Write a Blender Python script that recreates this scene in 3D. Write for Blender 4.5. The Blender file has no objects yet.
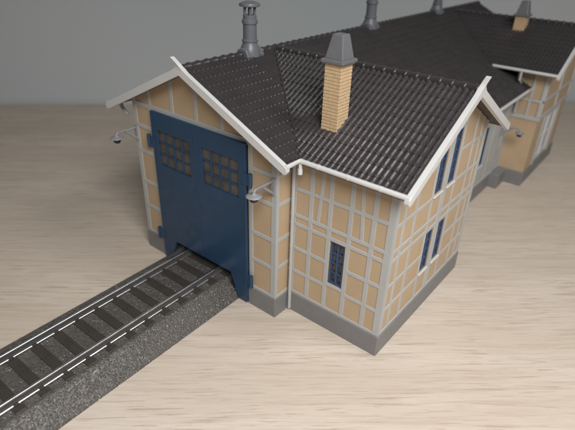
import bpy, bmesh, math, random
from mathutils import Vector, Matrix
random.seed(7)
C = bpy.context
SC = C.scene
S = 0.01                      # all coordinates below are written in centimetres (a table-top model)

# ------------------------------------------------------------------ camera
cd = bpy.data.cameras.new('camera')
cam = bpy.data.objects.new('camera', cd)
SC.collection.objects.link(cam)
cam.location = (12.034*S, -10.314*S, 11.934*S)
cam.rotation_euler = (math.radians(59.921), math.radians(-1.627), math.radians(39.017))
cd.sensor_fit = 'HORIZONTAL'; cd.sensor_width = 36.0
cd.lens = 36.0*493.13/575.0
cd.clip_start = 0.005; cd.clip_end = 50.0
cd.dof.use_dof = True
cd.dof.focus_distance = 0.155
cd.dof.aperture_fstop = 18.0
SC.camera = cam

# ------------------------------------------------------------------ world and lamps
w = bpy.data.worlds.new('World'); SC.world = w; w.use_nodes = True
bg = w.node_tree.nodes['Background']
bg.inputs['Color'].default_value = (0.93, 0.97, 1.0, 1); bg.inputs['Strength'].default_value = 0.014

def area_lamp(name, loc, target, size, energy, col):
    ld = bpy.data.lights.new(name, 'AREA'); ld.shape = 'RECTANGLE'
    ld.size, ld.size_y = size[0]*S, size[1]*S
    ld.energy = energy; ld.color = col
    o = bpy.data.objects.new(name, ld); SC.collection.objects.link(o)
    o.location = Vector(loc)*S
    o.rotation_euler = (Vector(target)-Vector(loc)).to_track_quat('-Z', 'Y').to_euler()
    return o
area_lamp('room_lamp', (23.5, -15, 26), (23, -15, 0), (18, 18), 1.74, (1.0, 0.975, 0.95))
area_lamp('highlight_lamp', (27, 7.5, 38), (8, 1, 5), (9, 9), 0.42, (1.0, 0.975, 0.95))  # added lamp, placed to draw highlights along the roof tile rolls

SC.view_settings.view_transform = 'Standard'
SC.view_settings.look = 'None'
SC.view_settings.exposure = 0.0
SC.view_settings.gamma = 1.0
SC.render.engine = 'CYCLES'

# ------------------------------------------------------------------ materials
class NT:
    def __init__(s, name):
        s.m = bpy.data.materials.new(name); s.m.use_nodes = True
        s.t = s.m.node_tree; s.b = s.t.nodes['Principled BSDF']
        tc = s.n('ShaderNodeTexCoord')
        s.co = s.vmath('SCALE', tc.outputs['Object'], scale=100.0)      # back to centimetres
    def n(s, kind, **kw):
        x = s.t.nodes.new(kind)
        for k, v in kw.items(): setattr(x, k, v)
        return x
    def l(s, a, b): s.t.links.new(a, b)
    def vmath(s, op, a, scale=1.0):
        x = s.n('ShaderNodeVectorMath', operation=op); s.l(a, x.inputs[0]); x.inputs['Scale'].default_value = scale
        return x.outputs[0]
    def mapping(s, loc=(0,0,0), rot=(0,0,0), scale=(1,1,1)):
        x = s.n('ShaderNodeMapping'); s.l(s.co, x.inputs['Vector'])
        x.inputs['Location'].default_value = loc; x.inputs['Rotation'].default_value = rot; x.inputs['Scale'].default_value = scale
        return x.outputs['Vector']
    def noise(s, scale, detail=3, rough=.5, co=None):
        x = s.n('ShaderNodeTexNoise'); s.l(co if co is not None else s.co, x.inputs['Vector'])
        x.inputs['Scale'].default_value = scale; x.inputs['Detail'].default_value = detail; x.inputs['Roughness'].default_value = rough
        return x.outputs['Fac']
    def voro(s, scale, co=None, out='Distance'):
        x = s.n('ShaderNodeTexVoronoi'); s.l(co if co is not None else s.co, x.inputs['Vector']); x.inputs['Scale'].default_value = scale
        return x.outputs[out]
    def ramp(s, fac, stops):
        x = s.n('ShaderNodeValToRGB'); s.l(fac, x.inputs['Fac']); e = x.color_ramp.elements
        while len(e) < len(stops): e.new(.5)
        for i, (p, c) in enumerate(stops):
            e[i].position = p; e[i].color = (c, c, c, 1) if isinstance(c, (int, float)) else (*c, 1)
        return x.outputs['Color']
    def mix(s, fac, a, b, mode='MIX'):
        x = s.n('ShaderNodeMix', data_type='RGBA', blend_type=mode)
        for sock, v in ((x.inputs['Factor'], fac), (x.inputs['A'], a), (x.inputs['B'], b)):
            pass
        ins = [i for i in x.inputs if i.enabled]
        for sock, v in zip((x.inputs[0], x.inputs[6], x.inputs[7]), (fac, a, b)):
            if hasattr(v, 'is_output'): s.l(v, sock)
            elif isinstance(v, (int, float)): sock.default_value = v
            else: sock.default_value = (*v, 1)
        return x.outputs[2]
    def bump(s, h, strength, dist):
        x = s.n('ShaderNodeBump'); s.l(h, x.inputs['Height']); x.inputs['Strength'].default_value = strength; x.inputs['Distance'].default_value = dist*S
        s.l(x.outputs['Normal'], s.b.inputs['Normal'])
    def base(s, c):
        if hasattr(c, 'is_output'): s.l(c, s.b.inputs['Base Color'])
        else: s.b.inputs['Base Color'].default_value = (*c, 1)
    def rough(s, r):
        if hasattr(r, 'is_output'): s.l(r, s.b.inputs['Roughness'])
        else: s.b.inputs['Roughness'].default_value = r

def plastic(name, col, rough=.45, var=.12, nscale=3.0, bump=.05, bscale=40.0, spec=.5):
    t = NT(name)
    a = tuple(c*(1-var) for c in col); b = tuple(min(1, c*(1+var)) for c in col)
    t.base(t.mix(t.ramp(t.noise(nscale, 5, .6), [(.3, 0.), (.7, 1.)]), a, b))
    t.rough(t.ramp(t.noise(nscale*2.3, 4), [(.3, max(0, rough-.07)), (.7, rough+.09)]))
    t.b.inputs['Specular IOR Level'].default_value = spec
    t.bump(t.noise(bscale, 2), bump, .02)
    return t.m

M = {}
M['tan'] = plastic('tan_plaster', (.475, .356, .232), .55, .05, 1.2, .12, 30)
M['timber'] = plastic('pale_grey_timber', (.435, .447, .445), .5, .05, 1.5, .08, 30)
M['white'] = plastic('off_white_plastic', (.62, .628, .625), .35, .03, 1.5, .03, 25)
M['plinth'] = plastic('grey_plinth', (.20, .20, .203), .5, .06, 1.5, .25, 28)
M['roof'] = plastic('dark_brown_tiles', (.046, .0415, .0435), .28, .10, 1.3, .06, 22)
M['blue'] = plastic('dark_blue_door', (.016, .052, .112), .42, .05, 1.2, .06, 25)
M['winblue'] = plastic('blue_window_frame', (.037, .070, .145), .38, .05, 2, .04, 25)
M['roof'].node_tree.nodes['Principled BSDF'].inputs['Coat Weight'].default_value = .0
M['roof'].node_tree.nodes['Principled BSDF'].inputs['Coat Roughness'].default_value = .13
M['brick'] = plastic('cream_brick', (.60, .44, .265), .6, .10, 6, .1, 30)
M['mortar'] = plastic('mortar', (.55, .42, .26), .7, .05, 4, .1, 30)
M['cap'] = plastic('blue_grey_cap', (.16, .165, .18), .38, .05, 2, .08, 30)
M['vent'] = plastic('grey_vent_pipe', (.145, .155, .175), .34, .06, 2, .06, 30)
M['lampgrey'] = plastic('lamp_grey', (.27, .275, .295), .3, .05, 3, .03, 25)
M['bulb'] = plastic('dark_bulb', (.02, .02, .022), .12, .03, 3, .0, 25)
M['soffit'] = plastic('brown_soffit', (.060, .047, .042), .55, .08, 2, .1, 25)
M['sleeper'] = plastic('brown_sleeper', (.043, .037, .032), .55, .12, 4, .2, 22)
M['dark'] = plastic('dark_inside', (.03, .03, .03), .7, .05)
t = NT('window_film'); t.base(t.mix(t.ramp(t.noise(1.6, 3), [(.35, 0.), (.65, 1.)]), (.054, .046, .042), (.098, .083, .070)))
t.rough(.28); t.bump(t.noise(6, 2), .06, .03); M['pane'] = t.m
t = NT('pale_film'); t.base((.33, .35, .36)); t.rough(.3); M['palepane'] = t.m
t = NT('nickel_rail'); t.base(t.mix(t.noise(3, 4), (.72, .72, .73), (.88, .88, .88))); t.b.inputs['Metallic'].default_value = 1
t.rough(t.ramp(t.noise(5, 4), [(.3, .27), (.7, .40)])); M['rail'] = t.m
M['railweb'] = plastic('dark_rail_web', (.075, .073, .072), .4, .08, 4, .05, 30)  # darker base colour for the web faces between head and foot
# moulded ballast: dark grey plastic, glints on the grains painted in as tiny pale spots
t = NT('ballast')
v = t.voro(17.5, out='Color'); g = t.voro(17.5)
sep = t.n('ShaderNodeSeparateColor'); t.l(v, sep.inputs[0])
base = t.mix(sep.outputs[0], (.070, .065, .059), (.118, .111, .103))
spk = t.ramp(sep.outputs[1], [(.84, 0.), (.93, 1.)])
spot = t.ramp(g, [(.14, 1.), (.34, 0.)])
f = t.mix(1.0, spk, spot, 'MULTIPLY')
t.base(t.mix(f, base, (.66, .65, .63)))
t.rough(t.ramp(sep.outputs[2], [(.2, .22), (.8, .5)]))
t.bump(t.ramp(g, [(.0, 1.), (.6, 0.)]), .7, .03)
M['ballast'] = t.m
# light oak laminate
GR = math.radians(41)
t = NT('light_oak')
vr = t.n('ShaderNodeVectorRotate', rotation_type='Z_AXIS'); t.l(t.co, vr.inputs['Vector']); vr.inputs['Angle'].default_value = -GR
t.co = vr.outputs[0]
wob = t.n('ShaderNodeTexNoise'); t.l(t.co, wob.inputs['Vector']); wob.inputs['Scale'].default_value = .11; wob.inputs['Detail'].default_value = 2
wsub = t.n('ShaderNodeVectorMath', operation='SUBTRACT'); t.l(wob.outputs['Color'], wsub.inputs[0]); wsub.inputs[1].default_value = (.5, .5, .5)
wmul = t.n('ShaderNodeVectorMath', operation='MULTIPLY'); t.l(wsub.outputs[0], wmul.inputs[0]); wmul.inputs[1].default_value = (0, .55, 0)
wadd = t.n('ShaderNodeVectorMath', operation='ADD'); t.l(t.co, wadd.inputs[0]); t.l(wmul.outputs[0], wadd.inputs[1]); t.co = wadd.outputs[0]
m0 = t.mapping(scale=(.05, .5, .5))
m1 = t.mapping(loc=(3, 7, 0), scale=(.24, 4.2, 1))
m2 = t.mapping(loc=(11, 2, 0), scale=(.60, 15, 1))
m3 = t.mapping(scale=(1.3, 26, 1))
broad = t.noise(1.0, 4, .6, m0)
grain = t.noise(1.0, 5, .62, m1)
pores = t.noise(1.0, 4, .6, m2)
fine = t.noise(1.0, 3, .6, m3)
c = t.mix(t.ramp(broad, [(.34, 0.), (.66, 1.)]), (.585, .505, .42), (.672, .598, .518))
c = t.mix(t.ramp(fine, [(.38, 0.), (.70, .34)]), c, (.47, .395, .32))
c = t.mix(t.ramp(grain, [(.49, 0.), (.60, .34), (.75, .46)]), c, (.46, .375, .295))
pm = t.mix(1.0, t.ramp(pores, [(.578, 0.), (.605, .72)]), t.ramp(broad, [(.36, .35), (.58, 1.)]), 'MULTIPLY')
c = t.mix(pm, c, (.40, .31, .23))
t.base(c); t.rough(t.ramp(grain, [(.3, .46), (.7, .60)])); t.b.inputs['Specular IOR Level'].default_value = .22
t.bump(pores, .06, .02)
M['oak'] = t.m
t = NT('painted_wall'); t.base(t.mix(t.noise(.15, 4), (.56, .605, .63), (.60, .645, .665))); t.rough(.75); t.bump(t.noise(2.0, 4), .15, .06); M['wall'] = t.m

# ------------------------------------------------------------------ mesh helpers
class MB:
    def __init__(s): s.v = []; s.f = []
    def add(s, vs, fs):
        k = len(s.v); s.v += [tuple(p) for p in vs]; s.f += [tuple(i+k for i in f) for f in fs]; return s
    def box(s, x0, y0, z0, x1, y1, z1):
        x0, x1 = sorted((x0, x1)); y0, y1 = sorted((y0, y1)); z0, z1 = sorted((z0, z1))
        return s.add([(x0,y0,z0),(x1,y0,z0),(x1,y1,z0),(x0,y1,z0),(x0,y0,z1),(x1,y0,z1),(x1,y1,z1),(x0,y1,z1)],
                     [(3,2,1,0),(4,5,6,7),(0,1,5,4),(1,2,6,5),(2,3,7,6),(3,0,4,7)])
    def prism(s, poly, to3, d0, d1):
        n = len(poly)
        vs = [to3(u, v, d0) for u, v in poly]+[to3(u, v, d1) for u, v in poly]
        fs = [tuple(range(n))[::-1], tuple(range(n, 2*n))]+[(i, (i+1) % n, (i+1) % n+n, i+n) for i in range(n)]
        return s.add(vs, fs)
    def tube(s, path, r, seg=12, closed=True):
        pts = [Vector(p) for p in path]; rr = r if isinstance(r, (list, tuple)) else [r]*len(pts)
        vs = []; fs = []
        up = None
        for i, p in enumerate(pts):
            a = pts[min(i+1, len(pts)-1)]-pts[max(i-1, 0)]; a.normalize()
            if up is None:
                up = Vector((0, 0, 1)) if abs(a.z) < .9 else Vector((1, 0, 0))
            b = a.cross(up).normalized(); c = b.cross(a).normalized(); up = c
            for k in range(seg):
                th = 2*math.pi*k/seg
                vs.append(p+(b*math.cos(th)+c*math.sin(th))*rr[i])
        for i in range(len(pts)-1):
            for k in range(seg):
                q = (k+1) % seg
                fs.append((i*seg+k, i*seg+q, (i+1)*seg+q, (i+1)*seg+k))
        if closed:
            fs.append(tuple(range(seg))); fs.append(tuple((len(pts)-1)*seg+k for k in range(seg))[::-1])
        return s.add(vs, fs)
    def lathe(s, c, prof, seg=28):                       # prof: (radius, z) from bottom to top
        vs = []; fs = []
        for r, z in prof:
            for k in range(seg):
                th = 2*math.pi*k/seg; vs.append((c[0]+r*math.cos(th), c[1]+r*math.sin(th), c[2]+z))
        for i in range(len(prof)-1):
            for k in range(seg):
                q = (k+1) % seg; fs.append((i*seg+k, i*seg+q, (i+1)*seg+q, (i+1)*seg+k))
        fs.append(tuple(range(seg))[::-1]); fs.append(tuple((len(prof)-1)*seg+k for k in range(seg)))
        return s.add(vs, fs)
    def bm(s):
        b = bmesh.new(); vv = [b.verts.new(p) for p in s.v]
        for f in s.f:
            try: b.faces.new([vv[i] for i in f])
            except ValueError: pass
        return b
    def build(s, name, mat, parent=None, smooth=False, bevel=0, fix=True):
        return finish(s.bm(), name, mat, parent, smooth, bevel, fix)

def finish(b, name, mat, parent=None, smooth=False, bevel=0, fix=True):
    if fix: bmesh.ops.recalc_face_normals(b, faces=b.faces)
    for v in b.verts: v.co *= S
    me = bpy.data.meshes.new(name); b.to_mesh(me); b.free()
    me.materials.append(mat)
    if smooth:
        for p in me.polygons: p.use_smooth = True
        if smooth != 'all': me.set_sharp_from_angle(angle=math.radians(38))
    o = bpy.data.objects.new(name, me); SC.collection.objects.link(o)
    if parent: o.parent = parent
    if bevel:
        md = o.modifiers.new('edge', 'BEVEL'); md.width = bevel*S; md.segments = 2; md.limit_method = 'ANGLE'; md.angle_limit = math.radians(40)
    return o

def cut(b, co, no):                                     # keep the side opposite to the normal
    g = b.verts[:]+b.edges[:]+b.faces[:]
    bmesh.ops.bisect_plane(b, geom=g, plane_co=co, plane_no=no, clear_outer=True, dist=1e-6)

def thing(name, label, cat, loc=(0, 0, 0)):
    o = bpy.data.objects.new(name, None); SC.collection.objects.link(o)
    o.empty_display_size = .01; o.location = Vector(loc)*S; o['label'] = label; o['category'] = cat
    return o

# ------------------------------------------------------------------ the setting
b = MB(); 
d = Vector((math.cos(math.radians(45)), math.sin(math.radians(45)), 0)); nrm = Vector((-d.y, d.x, 0))
wp = Vector((-11, 21, 0))                                # a point on the line where table and wall meet
def tp(u, n, z): p = wp+d*u+nrm*n; return (p.x, p.y, z)
b.prism([(-110, -95), (110, -95), (110, -.25), (-110, -.25)], lambda u, v, z: tp(u, v, z), -2.5, 0)
o = b.build('tabletop', M['oak'], bevel=.1); o['kind'] = 'structure'; o['label'] = 'light oak table top with fine grain'; o['category'] = 'table'
b = MB(); b.prism([(-140, 0), (140, 0), (140, 6), (-140, 6)], lambda u, v, z: tp(u, v, z), -12, 130)
o = b.build('wall', M['wall']); o['kind'] = 'structure'; o['label'] = 'plain pale grey painted wall behind the table'; o['category'] = 'wall'

# ------------------------------------------------------------------ the engine shed
shed = thing('model_engine_shed', 'half timbered model railway engine shed with tan walls, brown tiled roofs and blue doors', 'model building')
XM, HR, KM = 0.0, 8.2, .4725                             # main roof: ridge x, height, slope
YA, KA = 3.93, .5295                                     # near cross wing ridge y, slope
YB, HB, KB = 20.06, 8.105, .4727                         # far cross wing
X0, X1 = -3.44, 3.515                                    # front walls
A0, A1, AX = .724, 7.15, 7.174                           # near wing: y from, y to, end wall x
B0, B1, BX = 17.0, 23.1, 6.85                            # far wing
MX = 5.5                                                 # long middle walls
YE = 23.85                                               # rear gable wall
PH = .81
LEV = (2.06, 3.16, 4.47, 5.48)
EPS = .16                                                # walls stop this far under the tile plane

# plinth
foot = [(X0, 0), (-2.36, 0), (-2.36, 9), (2.36, 9), (2.36, 0), (X1, 0), (X1, A0), (AX, A0), (AX, A1), (MX, A1), (MX, 15.75), (5.95, 15.75), (5.95, B0),
        (BX, B0), (BX, B1), (X1, B1), (X1, YE), (X0, YE), (X0, B1), (-MX, B1), (-MX, A1), (X0, A1)]
def grow(poly, e):
    out = []; n = len(poly)
    for i in range(n):
        p0, p, p1 = (Vector((*poly[j], 0)) for j in ((i-1) % n, i, (i+1) % n))
        e0 = (p-p0).normalized(); e1 = (p1-p).normalized()
        n0 = Vector((e0.y, -e0.x, 0)); n1 = Vector((e1.y, -e1.x, 0))
        q = p+(n0+n1)*e; out.append((q.x, q.y))
    return out
b = MB(); b.prism(grow(foot, .055), lambda u, v, z: (u, v, z), 0.002, PH)
b.build('plinth', M['plinth'], shed, bevel=.035)

def wall_panel(name, us, zs, holes, to3, thick, clips, mat=None):
    """flat panel with openings, trimmed under the roof planes, then given its thickness"""
    us = sorted(set(list(us)+[h[0] for h in holes]+[h[1] for h in holes])); zs = sorted(set(list(zs)+[h[2] for h in holes]+[h[3] for h in holes]))
    bm = bmesh.new(); V = {}
    def vert(u, z):
        if (u, z) not in V: V[(u, z)] = bm.verts.new(Vector(to3(u, z, 0)))
        return V[(u, z)]
    for i in range(len(us)-1):
        for j in range(len(zs)-1):
            cu, cz = (us[i]+us[i+1])/2, (zs[j]+zs[j+1])/2
            if any(h[0] < cu < h[1] and h[2] < cz < h[3] for h in holes): continue
            bm.faces.new([vert(us[i], zs[j]), vert(us[i+1], zs[j]), vert(us[i+1], zs[j+1]), vert(us[i], zs[j+1])])
    for co, no in clips: cut(bm, Vector(co), Vector(no))
    r = bmesh.ops.extrude_face_region(bm, geom=bm.faces[:])
    off = Vector(to3(0, 0, thick))-Vector(to3(0, 0, 0))
    for e in r['geom']:
        if isinstance(e, bmesh.types.BMVert): e.co += off
    return finish(bm, name, mat or M['tan'], shed)

def timber(parent, strips, to3, clips=(), proud=.020, name='timber_frame'):
    """strips: (u0, z0, u1, z1, width); verticals, rails and braces sit at slightly different depths"""
    bm = bmesh.new()
    for (u0, z0, u1, z1, wd) in strips:
        du, dz = u1-u0, z1-z0; L = math.hypot(du, dz); nu, nz = -dz/L*wd/2, du/L*wd/2
        pr = proud if abs(du) < 1e-6 else (proud+.003 if abs(dz) < 1e-6 else proud-.003)
        q = [(u0+nu, z0+nz), (u0-nu, z0-nz), (u1-nu, z1-nz), (u1+nu, z1+nz)]
        vs = [bm.verts.new(Vector(to3(u, z, .01))) for u, z in q]+[bm.verts.new(Vector(to3(u, z, -pr))) for u, z in q]
        for f in ((0,1,2,3), (7,6,5,4), (0,4,5,1), (1,5,6,2), (2,6,7,3), (3,7,4,0)): bm.faces.new([vs[i] for i in f])
    for co, no in clips:
        g = bm.verts[:]+bm.edges[:]+bm.faces[:]
        r = bmesh.ops.bisect_plane(bm, geom=g, plane_co=Vector(co), plane_no=Vector(no), clear_outer=True, dist=1e-6)
    return finish(bm, name, M['timber'], parent, bevel=.010)

main_clips = [((0, 0, HR-EPS), (KM, 0, 1)), ((0, 0, HR-EPS), (-KM, 0, 1))]
wing_clips = [((0, YA, HR-EPS), (0, KA, 1)), ((0, YA, HR-EPS), (0, -KA, 1))]
far_clips = [((0, YB, HB-EPS), (0, KB, 1)), ((0, YB, HB-EPS), (0, -KB, 1))]

# mappings: (u, z, depth into the wall) -> xyz
fy = lambda y: (lambda u, z, t_: (u, y+t_, z))           # faces -y
by = lambda y: (lambda u, z, t_: (u, y-t_, z))           # faces +y
fx = lambda x: (lambda u, z, t_: (x-t_, u, z))           # faces +x
bx_ = lambda x: (lambda u, z, t_: (x+t_, u, z))          # faces -x

# front gable wall with the door opening
wl = wall_panel('gable_wall', [X0, X1], [PH-.01, 8.2], [(-2.30, 2.32, PH-.01, 6.2)], fy(0), .2, main_clips)
st = [(X0+.09, PH, X0+.09, 8, .22), (X1-.09, PH, X1-.09, 8, .22), (-2.42, PH, -2.42, 6.34, .15), (2.44, PH, 2.44, 6.34, .15),
      (X0+.1, 6.33, X1-.1, 6.33, .17), (X0+.1, PH+.05, -2.36, PH+.05, .10), (2.38, PH+.05, X1-.1, PH+.05, .10)]
for z in LEV: st += [(X0+.1, z, -2.36, z, .15), (2.38, z, X1-.1, z, .15)]
for x in (-2.42, -1.18, 0.03, 1.24, 2.44): st.append((x, 6.33, x, 8.2, .15))
timber(wl, st, fy(0), main_clips)
# side returns of the front bay
wl = wall_panel('wall', [.2, A0], [PH-.01, 8], [], fx(X1), .2, main_clips)
st = [(.051, PH, .051, 7, .139)]+[(.06, z, A0, z, .14) for z in LEV]+[(.06, PH+.05, A0, PH+.05, .10)]
timber(wl, st, fx(X1), main_clips, proud=.0201)
wl = wall_panel('wall', [.2, A1], [PH-.01, 8], [], bx_(X0), .2, main_clips)
st = [(.051, PH, .051, 7, .139)]+[(.06, z, A1, z, .14) for z in LEV]+[(y, PH, y, 7, .15) for y in (1.3, 2.6, 3.9, 5.2, 6.5)]
timber(wl, st, bx_(X0), main_clips, proud=.0201)

# near wing, front wall
H = (1.76, 2.70, 3.635, 3.965, 4.92)
WF = (5.125, 5.675, 1.925, 3.56)
wl = wall_panel('wall', [X1+.01, AX], [PH-.01, 8], [WF], fy(A0), .2, wing_clips)
VX = (4.32, 5.035, 5.765, 6.54)
st = [(X1+.14, PH, X1+.14, 7, .14), (AX-.095, PH, AX-.095, 7, .23), (X1, PH+.05, AX-.1, PH+.05, .10)]
st += [(x, PH, x, 7, .155) for x in VX]
for z in H[2:]: st.append((X1, z, AX-.1, z, .13))
for z in H[:2]: st += [(X1, z, VX[1], z, .135), (VX[2], z, AX-.1, z, .135)]
st += [(4.60, 3.97, 4.80, 6.6, .12), (6.21, 3.97, 6.02, 6.6, .12), (VX[1], 1.86, VX[2], 1.86, .11)]
timber(wl, st, fy(A0), wing_clips)
# near wing, end gable
HW = [(3.25, 3.84, 1.86, 3.47), (4.22, 4.81, 1.86, 3.47), (3.25, 3.84, 4.86, 6.75), (4.22, 4.81, 4.86, 6.75)]
wl = wall_panel('gable_wall', [A0+.2, A1-.2], [PH-.01, 8.2], HW, fx(AX), .2, wing_clips)
st = [(A0+.086, PH, A0+.086, 7, .208), (A1-.086, PH, A1-.086, 7, .208), (A0+.1, PH+.05, A1-.1, PH+.05, .10), (4.03, PH, 4.03, 8.2, .34)]
st += [(y, PH, y, 8, .14) for y in (1.30, 2.04, 5.98, 6.60)]
st += [(3.16, PH, 3.16, 8, .13), (4.90, PH, 4.90, 8, .13)]
for z in (3.60, 3.93, 4.80): st.append((A0+.1, z, A1-.1, z, .13))
for z in (1.78, 2.66): st += [(A0+.1, z, 3.16, z, .12), (4.90, z, A1-.1, z, .12)]
st += [(3.16, 1.79, 4.90, 1.79, .12), (3.16, 6.82, 4.90, 6.82, .12), (A0+.1, 5.9, 3.16, 5.9, .12), (4.90, 5.9, A1-.1, 5.9, .12)]
timber(wl, st, fx(AX), wing_clips)
# near wing, rear wall
wl = wall_panel('wall', [MX-.6, AX], [PH-.01, 8], [], by(A1), .2, wing_clips)
timber(wl, [(AX-.105, PH, AX-.105, 7, .21)]+[(MX, z, AX, z, .13) for z in H], by(A1), wing_clips)

# long middle walls, windows facing the room
MWIN = [(8.4, 8.95), (9.25, 9.8), (11.1, 11.65), (13.2, 13.75)]
for side in (1, -1):
    mp = fx(MX) if side > 0 else bx_(-MX)
    hol = [(a, c_, 1.95, 3.98) for a, c_ in MWIN] if side > 0 else []
    wl = wall_panel('wall', [A1+.01 if side > 0 else A1, B0+.15 if side > 0 else B1], [PH-.01, 7], hol, mp, .2, main_clips, M['timber'])
    yy = B0 if side > 0 else B1
    st = [(A1, 4.2, yy, 4.2, .14), (A1, PH+.05, yy, PH+.05, .1)]+[(y, PH, y, 6, .15) for y in (7.6, 10.4, 12.4, 14.6, 16.2)]
    timber(wl, st, mp, main_clips)
for y in (A1, B1):                                        # hidden left side steps
    wall_panel('wall', [-MX+.2, X0+.2], [PH-.01, 7], [], fy(y) if y == A1 else by(y), .2, main_clips)

# far wing
wl = wall_panel('wall', [MX-.2, BX], [PH-.01, 8], [], fy(B0), .2, far_clips)
st = [(BX-.07, 3.9, BX-.07, 7, .14), (MX+.1, 3.9, MX+.1, 7, .14), (6.22, 3.9, 6.22, 7, .13), (MX, 4.72, BX, 4.72, .13), (MX, 3.80, BX+.08, 3.80, .20)]
timber(wl, st, fy(B0), far_clips, proud=.06)
DP = (18.6, 21.4, PH-.01, 3.55)
wl = wall_panel('gable_wall', [B0+.2, B1], [PH-.01, 8.2], [DP], fx(BX), .2, far_clips)
st = [(B0+.07, 3.9, B0+.07, 7, .14), (B1-.07, 3.9, B1-.07, 7, .14), (B0-.06, 3.80, B1, 3.80, .20), (B0, 4.72, B1, 4.72, .13), (YB, 3.9, YB, 8, .13),
      (18.5, PH, 18.5, 3.8, .14), (21.5, PH, 21.5, 3.8, .14)]
timber(wl, st, fx(BX), far_clips, proud=.0605)
dr = MB()
for a, c_ in ((18.62, 19.97), (20.03, 21.38)):
    dr.box(BX-.12, a, PH, BX-.02, a+.16, 3.53).box(BX-.12, c_-.16, PH, BX-.02, c_, 3.53).box(BX-.12, a+.16, 3.36, BX-.024, c_-.16, 3.53).box(BX-.12, a+.16, PH, BX-.024, c_-.16, 1.15).box(BX-.12, a+.16, 2.2, BX-.03, c_-.16, 2.3)
dr = dr.build('door', M['white'], shed, bevel=.02)
MB().box(BX-.17, 18.64, PH, BX-.10, 21.36, 3.5).build('pane', M['palepane'], dr)
wall_panel('wall', [X1, BX-.2], [PH-.01, 8], [], by(B1), .2, far_clips)
wall_panel('wall', [B1, YE-.2], [PH-.01, 8], [], fx(X1), .2, main_clips)
wall_panel('wall', [B1, YE-.2], [PH-.01, 8], [], bx_(X0), .2, main_clips)
wall_panel('gable_wall', [X0, X1], [PH-.01, 8.2], [], by(YE), .2, main_clips)

# ---- windows
def window(to3, u0, u1, z0, z1, rows, sill=None):
    fr = MB(); w_ = .075
    def bx(a, c_, e, f, d0, d1):
        p, q = to3(a, e, d0), to3(c_, f, d1); fr.box(*p, *q)
    bx(u0, u0+w_, z0, z1, .03, .14); bx(u1-w_, u1, z0, z1, .03, .14)
    bx(u0+w_, u1-w_, z0, z0+w_, .032, .14); bx(u0+w_, u1-w_, z1-w_, z1, .032, .14)
    um = (u0+u1)/2; bx(um-.033, um+.033, z0+w_, z1-w_, .045, .13)
    hh = (z1-z0-2*w_)/rows
    for k in range(1, rows):
        z = z0+w_+k*hh; th = .045 if k != rows-1 else .06
        bx(u0+w_, um-.033, z-th/2, z+th/2, .05, .128); bx(um+.033, u1-w_, z-th/2, z+th/2, .05, .128)
    for k in range(rows):                                  # little rounded shoulders at the head of each light
        zt = z0+w_+(k+1)*hh-.02
        for a, c_ in ((u0+w_, um-.033), (um+.033, u1-w_)):
            dd = .06
            for poly in ([(a, zt), (a, zt-dd), (a+dd, zt)], [(c_, zt), (c_-dd, zt), (c_, zt-dd)]):
                fr.prism(poly, to3, .055, .125)
    o = fr.build('window', M['winblue'], shed, bevel=.012)
    p, q = to3(u0+.02, z0+.02, .125), to3(u1-.02, z1-.02, .17)
    MB().box(*p, *q).build('pane', M['pane'], o)
    if sill:
        p, q = to3(u0-.03, z0-.065, -.06), to3(u1+.03, z0-.005, .10)
        MB().box(*p, *q).build('sill', M['white'], o, bevel=.015)
    return o
window(fy(A0), *WF, 4)
for hwin in HW: window(fx(AX), *hwin, 4 if hwin[2] < 3 else 5, sill=True)
for a, c_ in MWIN: window(fx(MX), a, c_, 1.95, 3.98, 4, sill=True)

# ---- engine doors
def leaf(sgn):
    T = lambda u, z, dpt: (sgn*u, -.02-dpt, z)
    pl = [(.012, 1.06), (1.50, 1.06), (1.86, .07), (2.31, .07), (2.33, 6.27), (.012, 6.27)]
    us = [.30, 2.0]; z0, z1 = 4.28, 5.60; n, m = 4, 3
    bm = bmesh.new(); V = {}
    def vt(u, z):
        if (u, z) not in V: V[(u, z)] = bm.verts.new(Vector(T(u, z, .11)))
        return V[(u, z)]
    cu = [.012, us[0], 1.50, us[1], 2.31]; cz = [1.06, z0, z1, 6.26]
    for a, c_ in zip(cu[:-1], cu[1:]):
        for e, f in zip(cz[:-1], cz[1:]):
            if e == z0 and us[0] <= a < us[1]: continue
            bm.faces.new([vt(a, e), vt(c_, e), vt(c_, f), vt(a, f)])
    bm.faces.new([vt(1.86, .07), vt(2.31, .07), vt(2.31, 1.06), vt(us[1], 1.06), vt(1.50, 1.06)])
    r = bmesh.ops.extrude_face_region(bm, geom=bm.faces[:])
    for e in r['geom']:
        if isinstance(e, bmesh.types.BMVert): e.co.y += .11
    lf = finish(bm, 'door_leaf', M['blue'], shed, bevel=.012)
    g = MB(); cw = (us[1]-us[0])/n; ch = (z1-z0)/m
    for i in range(1, n):
        u = us[0]+i*cw; p, q = T(u-.030, z0, .02), T(u+.030, z1, .085); g.box(*p, *q)
    for j in range(1, m):
        z = z0+j*ch; p, q = T(us[0], z-.034, .015), T(us[1], z+.034, .08); g.box(*p, *q)
    g.build('glazing_bars', M['blue'], lf, bevel=.01)
    p, q = T(us[0]+.002, z0+.002, -.05), T(us[1]-.002, z1-.002, .045)
    MB().box(*p, *q).build('pane', M['pane'], lf)
    for z in (5.08, 1.12):                                # hinge straps
        h = MB(); p, q = T(2.18, z-.2, .09), T(2.56, z+.2, .135); h.box(*p, *q)
        p, q = T(2.56, z-.24, .02), T(2.64, z+.24, .15)
        h.tube([T(2.52, z-.24, .10), T(2.52, z+.24, .10)], .075, 12)
        h.build('hinge', M['blue'], lf, bevel=.012)
    k = MB()
    if sgn < 0:
        k.tube([T(.09, 3.9, .10), T(.09, 3.9, .15)], .03, 10); k.build('door_handle', M['blue'], lf, smooth=True)
    return lf
leaf(-1); leaf(1)
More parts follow.
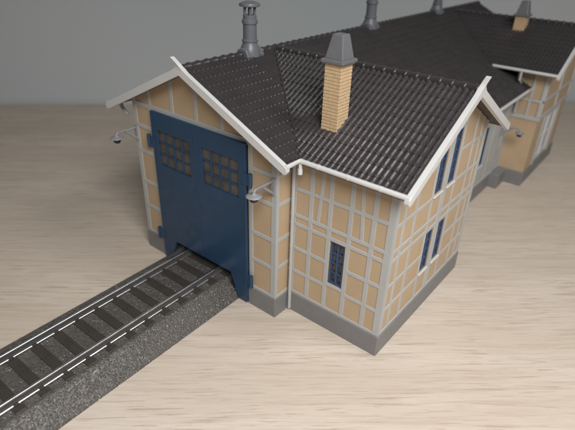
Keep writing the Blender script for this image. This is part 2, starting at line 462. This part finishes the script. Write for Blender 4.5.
# closing strip between the two leaves
MB().box(-.045, -.145, 1.06, .045, -.125, 6.26).build('door_seam', M['blue'], shed, bevel=.008)

# ---- roofs
TW, TR, TA, TS = .19, .365, .046, .017                    # tile width, row length, roll height, row step
def tile_sheet(origin, uax, vax, nax, U, Vlen, name, clips, parent=shed, off=0.0, keep=None):
    nu = int(U/TW*8)+1; us = [i*U/(nu-1) for i in range(nu)]
    prof = []
    for u in us:
        ph = (u/TW+off) % 1.0
        h = TA*(max(0.0, math.cos((ph-.5)*2*math.pi*.78))**.7) if abs(ph-.5) < .32 else TA*.10*(1-math.cos((abs(ph-.5)-.32)/.18*math.pi))*.5*0
        prof.append(h)
    vs = []; hs = []
    k = 0
    while k*TR < Vlen-1e-6:
        a, e = k*TR, min((k+1)*TR, Vlen)
        vs += [a, a+(e-a)*.55, e-.075, e-.045, e-.012, e-.001]; hs += [(0., 1.), (TS*.5, 1.02), (TS*.85, 1.04), (TS, 1.30), (TS, 1.30), (TS*.5, .95)]
        k += 1
    jit = {}
    bm = bmesh.new(); rows = []
    for v, hv in zip(vs, hs):
        rows.append([bm.verts.new(origin+uax*u+vax*v+nax*(p*hv[1]+hv[0])) for u, p in zip(us, prof)])
    for i in range(len(rows)-1):
        for j in range(nu-1): bm.faces.new((rows[i][j], rows[i+1][j], rows[i+1][j+1], rows[i][j+1]))
    for co, no in clips: cut(bm, Vector(co), Vector(no))
    if keep:
        bmesh.ops.delete(bm, geom=[f for f in bm.faces if not keep(f.calc_center_median())], context='FACES')
    return bm
def nrm_down(ax, ay, k):                                  # slope direction (ax, ay) and fall k
    L = math.hypot(1, k); v = Vector((ax, ay, -k))/L; n = Vector((ax*k, ay*k, 1))/L
    return v, n, L
def merge(bms):
    out = bmesh.new()
    for b_ in bms:
        me = bpy.data.meshes.new('tmp'); b_.to_mesh(me); b_.free(); out.from_mesh(me); bpy.data.meshes.remove(me)
    return out
F0, F1 = -.50, YE+.50                                     # verge lines of the main roof
XE, XW = 4.19, 6.10                                       # eave x of front bay / of the middle part
def main_slope(sgn):
    v, n, L = nrm_down(sgn, 0, KM)
    def keep(c):
        ax = abs(c.x)
        if ax > XE and not (A1 < c.y < B0+.1 if sgn > 0 else A1 < c.y < B1): return False
        if sgn > 0:
            if abs(c.y-YA)*KA < ax*KM-.02 and ax < XE+.01 and abs(c.y-YA) < 3.9: return False
            if HB-abs(c.y-YB)*KB > HR-ax*KM+.0 and abs(c.y-YB) < 3.95 and not (ax > 3.6 and c.y < B0+.1): return False
            if ax > XE and c.y > 16.4 : pass
        return True
    org = Vector((0, F0+.08, HR))
    if sgn > 0: bm = tile_sheet(org, Vector((0, 1, 0)), v, n, F1-F0-.16, XW*L, 'x', [], off=.3)
    else: bm = tile_sheet(org, Vector((0, 1, 0)), v, n, F1-F0-.16, XW*L, 'x', [], off=.3)
    bmesh.ops.delete(bm, geom=[f for f in bm.faces if not keep(f.calc_center_median())], context='FACES')
    return bm
rf = finish(merge([main_slope(1), main_slope(-1)]), 'roof', M['roof'], shed, smooth=True, fix=True)
def wing_roof(yr, hr, k, xend, halfw, vx):
    bms = []
    for s_ in (-1, 1):
        v, n, L = nrm_down(0, s_, k)
        # valley plane: x*KM - (HR-hr) = k*|y-yr|
        clip = [((( HR-hr)/KM, yr, hr), (-KM, s_*k, 0))]
        bms.append(tile_sheet(Vector((0, yr, hr)), Vector((1, 0, 0)), v, n, xend, halfw*L, 'x', clip, off=.1))
    return finish(merge(bms), 'roof', M['roof'], shed, smooth=True, fix=True)
rfa = wing_roof(YA, HR, KA, AX+.42, 3.76, 0)
rfb = wing_roof(YB, HB, KB, BX+.42, 3.84, 0)

# boarding under the tiles
def slab(poly, plane, d0, d1):                            # poly in plan, plane(x, y) -> z
    n = len(poly)
    b.add([(x, y, plane(x, y)-d0) for x, y in poly]+[(x, y, plane(x, y)-d1) for x, y in poly],
          [tuple(range(n)), tuple(range(n, 2*n))[::-1]]+[(i, (i+1) % n, (i+1) % n+n, i+n) for i in range(n)])
b = MB(); pm_ = lambda x, y: HR-KM*abs(x)
va = lambda x: x*KM/KA
xb_ = XE
slab([(0, F0), (XE, F0), (XE, YA-va(XE)), (0, YA)], pm_, .01, .14)
slab([(0, YA), (XE, YA+va(XE)), (XE, YA+va(XE)), (XE, 15.9), (0, 19.9)], pm_, .01, .14)
slab([(XE, A1+.01), (XW, A1+.01), (XW, B0-.01), (XE, B0-.01)], pm_, .012, .138)
slab([(0, 19.9), (XE, 24.0), (XE, F1), (0, F1)], pm_, .01, .14)
slab([(0, F0), (0, F1), (-XE, F1), (-XE, F0)], pm_, .01, .14)
slab([(-XE, A1), (-XE, B1), (-XW, B1), (-XW, A1)], pm_, .012, .138)
b.build('soffit', M['soffit'], rf)
b = MB()
for s_ in (-1, 1):
    pa = lambda x, y: HR-KA*abs(y-YA)
    slab([(0, YA), (AX+.5, YA), (AX+.5, YA+s_*3.76), (3.76*KA/KM, YA+s_*3.76)], pa, .011, .139)
b.build('soffit', M['soffit'], rfa)
b = MB(); dx = (HR-HB)/KM
for s_ in (-1, 1):
    pa = lambda x, y: HB-KB*abs(y-YB)
    slab([(dx, YB), (BX+.5, YB), (BX+.5, YB+s_*3.84), (dx+3.84*KB/KM, YB+s_*3.84)], pa, .011, .139)
b.build('soffit', M['soffit'], rfb)

# valley ribs
b = MB()
b.tube([(0.05, YA-.05, HR+.03), (XE, YA-va(XE), HR-KM*XE+.015)], .035, 8)
b.tube([(0.05, YA+.05, HR+.03), (XE, YA+va(XE), HR-KM*XE+.015)], .035, 8)
b.build('valley_flashing', M['roof'], rf, smooth=True)

# ridge tiles: overlapping half rounds
def ridge(p0, p1, name, parent, r=.135, step=.375):
    p0, p1 = Vector(p0), Vector(p1); d_ = (p1-p0); L = d_.length; d_.normalize(); side = d_.cross(Vector((0, 0, 1)))
    b = MB(); n = round(L/step); st_ = L/n; seg = 10
    for k in range(n):
        a = p0+d_*(k*st_)
        prof = [(0, r*.90), (st_*.62, r*.98), (st_*.70, r*1.08), (st_*.78, r*1.17), (st_*.88, r*1.20), (st_*.97, r*1.15), (st_*1.03, r*.95)]
        vs = []; fs = []
        for s_, rr in prof:
            for i in range(seg+1):
                th = math.pi*(-.08+1.16*i/seg); vs.append(a+d_*s_+side*rr*math.cos(th)+Vector((0, 0, rr*math.sin(th)*.85-.02)))
        for j in range(len(prof)-1):
            for i in range(seg): fs.append((j*(seg+1)+i, j*(seg+1)+i+1, (j+1)*(seg+1)+i+1, (j+1)*(seg+1)+i))
        b.add(vs, fs)
    return b.build(name, M['roof'], parent, smooth=True)
ridge((0, F0+.05, HR), (0, F1-.05, HR), 'ridge_tiles', rf)
ridge((.14, YA, HR), (AX+.45, YA, HR), 'ridge_tiles', rfa)
ridge((.3, YB, HB), (BX+.45, YB, HB), 'ridge_tiles', rfb)

# bargeboards: one piece per gable, both boards sweeping up into a horn at the apex
def bargeboard(to3, half, k, top, parent, thick=.15, dep=.25, lean=.75):
    up = .055
    def zt(u): return top-k*abs(u)+up
    R = []
    e = half+.05
    # right half, outer (upper) edge from horn to eave
    hh = .37
    upper = [(.0, top+hh+.012), (.018, top+hh)]
    for i in range(1, 9):
        h = hh*(1-i/8.0)+.0; uu = .026+.16*math.exp(-h/.085)
        if top+h > zt(uu)+.004: upper.append((uu, top+h))
    uu = upper[-1][0]+.05; upper += [(uu, zt(uu)+.012), (uu+.10, zt(uu+.10))]
    upper += [(e-.02, zt(e-.02))]
    end = [(e+.07, zt(e)-.06), (e+.08, zt(e)-.16), (e+.03, zt(e)-.25), (e-.06, zt(e)-dep)]
    half_r = upper+end+[(.0, top+up-dep-.02)]
    b = MB(); n0 = Vector(to3(0, 0, 0))-Vector(to3(0, 0, 1))
    pr = half_r+[(-u, z) for u, z in half_r[1:-1]][::-1]
    b.prism(pr, to3, 0, thick)
    b.v = [tuple(Vector(p)+n0*max(0, p[2]-top+.02)**1.5*lean*1.4) for p in b.v]
    return b.build('bargeboard', M['white'], parent, bevel=.035)
bargeboard(lambda u, z, t_: (u, F0-.08+t_, z), XE, KM, HR, rf)
bargeboard(lambda u, z, t_: (u, F1+.08-t_, z), XE, KM, HR, rf)
bargeboard(lambda u, z, t_: (AX+.58-t_, YA+u, z), 3.76, KA, HR, rfa, lean=.35)
bargeboard(lambda u, z, t_: (BX+.58-t_, YB+u, z), 3.84, KB, HB, rfb)

# gutters
def gutter(path, parent):
    b = MB(); b.tube(path, .075, 14); b.build('gutter', M['white'], parent, smooth=True)
gz = HR-KM*XE-.02
YG = YA-3.80
gutter([(XE+.06, F0-.05, gz), (XE+.06, YG, gz), (AX+.55, YG, gz)], rfa)
gutter([(-XE-.06, F0-.05, gz), (-XE-.06, A1, gz)], rf)
gutter([(XE+.3, YA+3.80, gz), (AX+.55, YA+3.80, gz)], rfa)
gutter([(XW+.06, A1+.05, HR-KM*XW-.03), (XW+.06, B0-.05, HR-KM*XW-.03)], rf)
gutter([(-XW-.06, A1, HR-KM*XW-.03), (-XW-.06, B1, HR-KM*XW-.03)], rf)
gzb = HB-KB*3.86-.03
gutter([(XE+.02, YB-3.88, gzb), (BX+.55, YB-3.88, gzb)], rfb)
gutter([(XE+.3, YB+3.88, gzb), (BX+.55, YB+3.88, gzb)], rfb)
# clips on the gutter of the near wing
b = MB()
for x in (4.9, 5.9, 6.9): b.tube([(x-.03, YG, gz), (x+.03, YG, gz)], .082, 14)
b.build('gutter_clip', M['white'], rfa, smooth=True)

# downpipes
def pipe(path, r=.062):
    b = MB(); b.tube(path, r, 12); return b.build('downpipe', M['timber'], shed, smooth=True)
pipe([(X1+.16, A0-.10, 5.95), (X1+.16, A0-.10, .12)])
b = MB(); b.tube([(XE+.06, YG+.02, gz), (XE+.06, YG+.02, gz-.26)], .055, 12); b.tube([(XE+.06, YG+.02, gz-.26), (XE+.06, YG+.02, gz-.42)], .075, 12)
b.build('downpipe', M['white'], shed, smooth=True)
pipe([(-XE-.02, .0, gz), (-XE-.02, .0, gz-.20), (-XE+.05, .0, gz-.30), (-XE+.36, .0, gz-.47)], .07)
pipe([(5.65, YB-3.88, gzb), (5.65, YB-3.88, gzb-.45), (5.65, B0-.12, gzb-.9), (5.65, B0-.12, 3.95)], .07)

# chimneys
def chimney(cx, cy, ztop, zbot, parent):
    hw = .285; b = MB(); n = int((ztop-zbot)/.098)
    for i in range(n):
        z = ztop-(i+1)*.098
        e = .0 if i % 2 else .0
        # four sides of staggered bricks round a core
        L = 2*hw; m = 2
        for side in range(4):
            sp = [0, .5, 1] if (i+side) % 2 else [0, .26, .74, 1]
            for a, c_ in zip(sp[:-1], sp[1:]):
                u0, u1 = -hw+L*a+.003, -hw+L*c_-.003
                j = random.uniform(-.003, .003)
                if side == 0: b.box(cx+u0, cy-hw-.0+j, z+.009, cx+u1, cy-hw+.1, z+.089)
                if side == 2: b.box(cx+u0, cy+hw-.1, z+.009, cx+u1, cy+hw+j, z+.089)
                if side == 1: b.box(cx+hw-.1, cy+u0*.98, z+.010, cx+hw+j, cy+u1*.98, z+.088)
                if side == 3: b.box(cx-hw+j, cy+u0*.98, z+.010, cx-hw+.1, cy+u1*.98, z+.088)
    ch = b.build('chimney', M['brick'], shed, bevel=.012)
    MB().box(cx-hw+.016, cy-hw+.016, zbot, cx+hw-.016, cy+hw-.016, ztop).build('mortar', M['mortar'], ch)
    c_ = MB(); q = .375
    c_.box(cx-q, cy-q, ztop, cx+q, cy+q, ztop+.11)
    z0, z1, a, e = ztop+.11, ztop+.76, .30, .175
    c_.add([(cx-a, cy-a, z0-.01), (cx+a, cy-a, z0-.01), (cx+a, cy+a, z0-.01), (cx-a, cy+a, z0-.01), (cx-e, cy-e, z1), (cx+e, cy-e, z1), (cx+e, cy+e, z1), (cx-e, cy+e, z1)],
           [(3,2,1,0), (4,5,6,7), (0,1,5,4), (1,2,6,5), (2,3,7,6), (3,0,4,7)])
    c_.build('chimney_cap', M['cap'], ch, bevel=.025)
chimney(4.375, 1.575, 8.77, 6.5, shed)
chimney(4.24, 19.28, 8.32, 7.3, shed)

# ridge vents
def vent(y):
    b = MB(); c0 = (0, y, 0)
    b.lathe(c0, [(.37, 8.10), (.35, 8.30), (.30, 8.42), (.265, 8.50), (.25, 8.56), (.275, 8.58), (.275, 8.64), (.235, 8.66), (.23, 9.14), (.262, 9.16), (.272, 9.22), (.262, 9.28), (.23, 9.30), (.23, 9.42), (.215, 9.43)], 32)
    vt = b.build('roof_vent', M['vent'], shed, smooth=True)
    s_ = MB()                                              # saddle over the ridge
    for sg in (-1, 1):
        poly = [(0, HR+.20), (sg*.20, HR+.14), (sg*.30, HR-.30*KM+.09), (sg*.30, HR-.30*KM-.05), (0, HR-.06)]
        s_.prism(poly, lambda u, z, t_: (u, y+t_, z), -.42, .42)
    s_.build('vent_saddle', M['vent'], vt, bevel=.03)
    p = MB()
    for k in range(6):
        th = math.pi*2*k/6+.3; x_, y_ = .19*math.cos(th), y+.19*math.sin(th)
        p.tube([(x_, y_, 9.41), (x_, y_, 9.76)], .04, 8)
    p.lathe(c0, [(.06, 9.41), (.06, 9.74)], 16)
    p.build('vent_post', M['vent'], vt, smooth=True)
    MB().lathe(c0, [(.31, 9.69), (.355, 9.71), (.36, 9.74), (.34, 9.79), (.25, 9.83), (.12, 9.86), (.02, 9.865)], 32).build('vent_cap', M['vent'], vt, smooth=True)
for y in (2.64, 10.7, 17.9): vent(y)

# wall lamps: bracket plate, strut and arm, dished shade, dark bulb
def lamp(base, out, z):
    bx, by_ = base; ox, oy = out
    P = lambda s_, zz: (bx+ox*s_, by_+oy*s_, z+zz)
    b = MB(); sx, sy = -oy, ox
    def bar(p, q, w_, h_): b.tube([p, q], w_, 8)
    # plate
    c_ = [(bx+sx*e+ox*f, by_+sy*e+oy*f) for e, f in ((-.07, -.02), (.07, -.02), (.07, .07), (-.07, .07))]
    b.add([(x_, y_, z-.34) for x_, y_ in c_]+[(x_, y_, z+.22) for x_, y_ in c_], [(0,1,2,3), (7,6,5,4), (0,4,5,1), (1,5,6,2), (2,6,7,3), (3,7,4,0)])
    bar(P(.05, .14), P(.76, .14), .045, .04); bar(P(.05, -.27), P(.50, .10), .05, .035)
    pts = [P(.70, .14)]+[P(.80+.10*math.sin(a), .05+.09*math.cos(a)) for a in [math.pi*i/12 for i in range(1, 7)]]+[P(.90, .03)]
    b.tube(pts, .038, 10)
    lm = b.build('wall_lamp', M['lampgrey'], shed, smooth=True)
    cc = P(.90, 0)
    MB().lathe((cc[0], cc[1], z), [(.235, -.06), (.245, -.048), (.225, -.025), (.16, .0), (.08, .02), (.055, .05), (.045, .10)], 28).build('lamp_shade', M['lampgrey'], lm, smooth=True)
    MB().lathe((cc[0], cc[1], z), [(.02, -.25), (.08, -.235), (.125, -.19), (.14, -.13), (.135, -.062)], 20).build('bulb', M['bulb'], lm, smooth=True)
lamp((X1-.10, -.03), (0, -1), 5.22)
lamp((X0+.10, -.03), (0, -1), 5.22)
lamp((MX+.03, 15.75), (1, 0), 3.35)

# ------------------------------------------------------------------ the track piece
TAq, TX = -.02, -.122
track = thing('model_track', 'straight piece of model railway track on moulded grey ballast leading to the blue doors', 'model track', (TX, 0, 0))
track.rotation_euler = (0, 0, -TAq*1.0)
# local frame: y along the track
Y0, Y1 = -17.0, .0
nx, ny = 120, 520
prof = [(-1.78, .0), (-1.74, .08), (-1.54, .53), (-1.45, .58), (-1.2, .60), (1.30, .60), (1.42, .52), (1.97, .03), (1.98, .0)]
def prof_z(x):
    for (a, za), (c_, zc) in zip(prof[:-1], prof[1:]):
        if a <= x <= c_: return za+(zc-za)*(x-a)/(c_-a)
    return 0
bm = bmesh.new(); rows = []
xs = [-1.78+3.76*i/nx for i in range(nx+1)]
from mathutils import noise as mn
for j in range(ny+1):
    y = Y0+(Y1-.06-Y0)*j/ny; row = []
    for i, x in enumerate(xs):
        z = prof_z(x)+.004
        amp = .005 if 0 < i < nx else 0
        z += amp*(mn.noise(Vector((x*9, y*9, 0)))+.7*mn.noise(Vector((x*19, y*19, 3))))
        row.append(bm.verts.new((x, y, max(z, .002))))
    rows.append(row)
for j in range(ny):
    for i in range(nx): bm.faces.new((rows[j][i], rows[j][i+1], rows[j+1][i+1], rows[j+1][i]))
ends = [bm.verts.new((xs[0], Y0, 0)), bm.verts.new((xs[-1], Y0, 0))]
bm.faces.new([ends[0], ends[1]]+rows[0][::-1])
finish(bm, 'ballast_bed', M['ballast'], track, smooth='all', fix=True)
# inner piece of bed running through the doorway
b = MB(); b.prism([(-1.45, .0), (-1.45, .55), (1.45, .55), (1.45, 0)], lambda u, z, t_: (u, t_, z), -.0601, 6.0); b.build('ballast_bed', M['ballast'], track)
# sleepers with rail chairs and a centre stud
pitch, yfirst = .72, -.60
sl0 = None; ys = [yfirst-k*pitch for k in range(23)]+[yfirst+pitch*k for k in range(1, 5)]
for y in ys:
    if sl0 is None:
        b = MB(); b.prism([(-1.24, .50), (-1.24, .632), (-1.21, .645), (1.21, .645), (1.24, .632), (1.24, .50)], lambda u, z, t_: (u, t_, z), -.155, .155)
        for x in (-.86, .86):
            for s_ in (-1, 1): b.box(x+s_*.045, -.07, .635, x+s_*.15, .07, .712)
        sl = sl0 = b.build('sleeper', M['sleeper'], track, bevel=.02)
        stud = MB().lathe((0, 0, 0), [(.06, .635), (.055, .67), (.03, .685)], 12).build('contact_stud', M['dark'], sl, smooth=True)
        sl0.location = (0, y*S, 0)
    else:
        c_ = sl0.copy(); SC.collection.objects.link(c_); c_.parent = track; c_.location = (0, y*S, 0)
        for ch_ in list(sl0.children):
            e = ch_.copy(); SC.collection.objects.link(e); e.parent = c_
# rails
for x in (-.86, .86):
    pr = [(-.105, .646), (.105, .646), (.105, .672), (.09, .684), (.02, .70), (.02, .815), (.048, .832), (.048, .874), (.038, .885), (-.038, .885), (-.048, .874), (-.048, .832), (-.02, .815), (-.02, .70), (-.09, .684), (-.105, .672)]
    b = MB(); b.prism(pr, lambda u, z, t_: (x+u, t_, z), Y0, 4.0); ro = b.build('rail', M['rail'], track)
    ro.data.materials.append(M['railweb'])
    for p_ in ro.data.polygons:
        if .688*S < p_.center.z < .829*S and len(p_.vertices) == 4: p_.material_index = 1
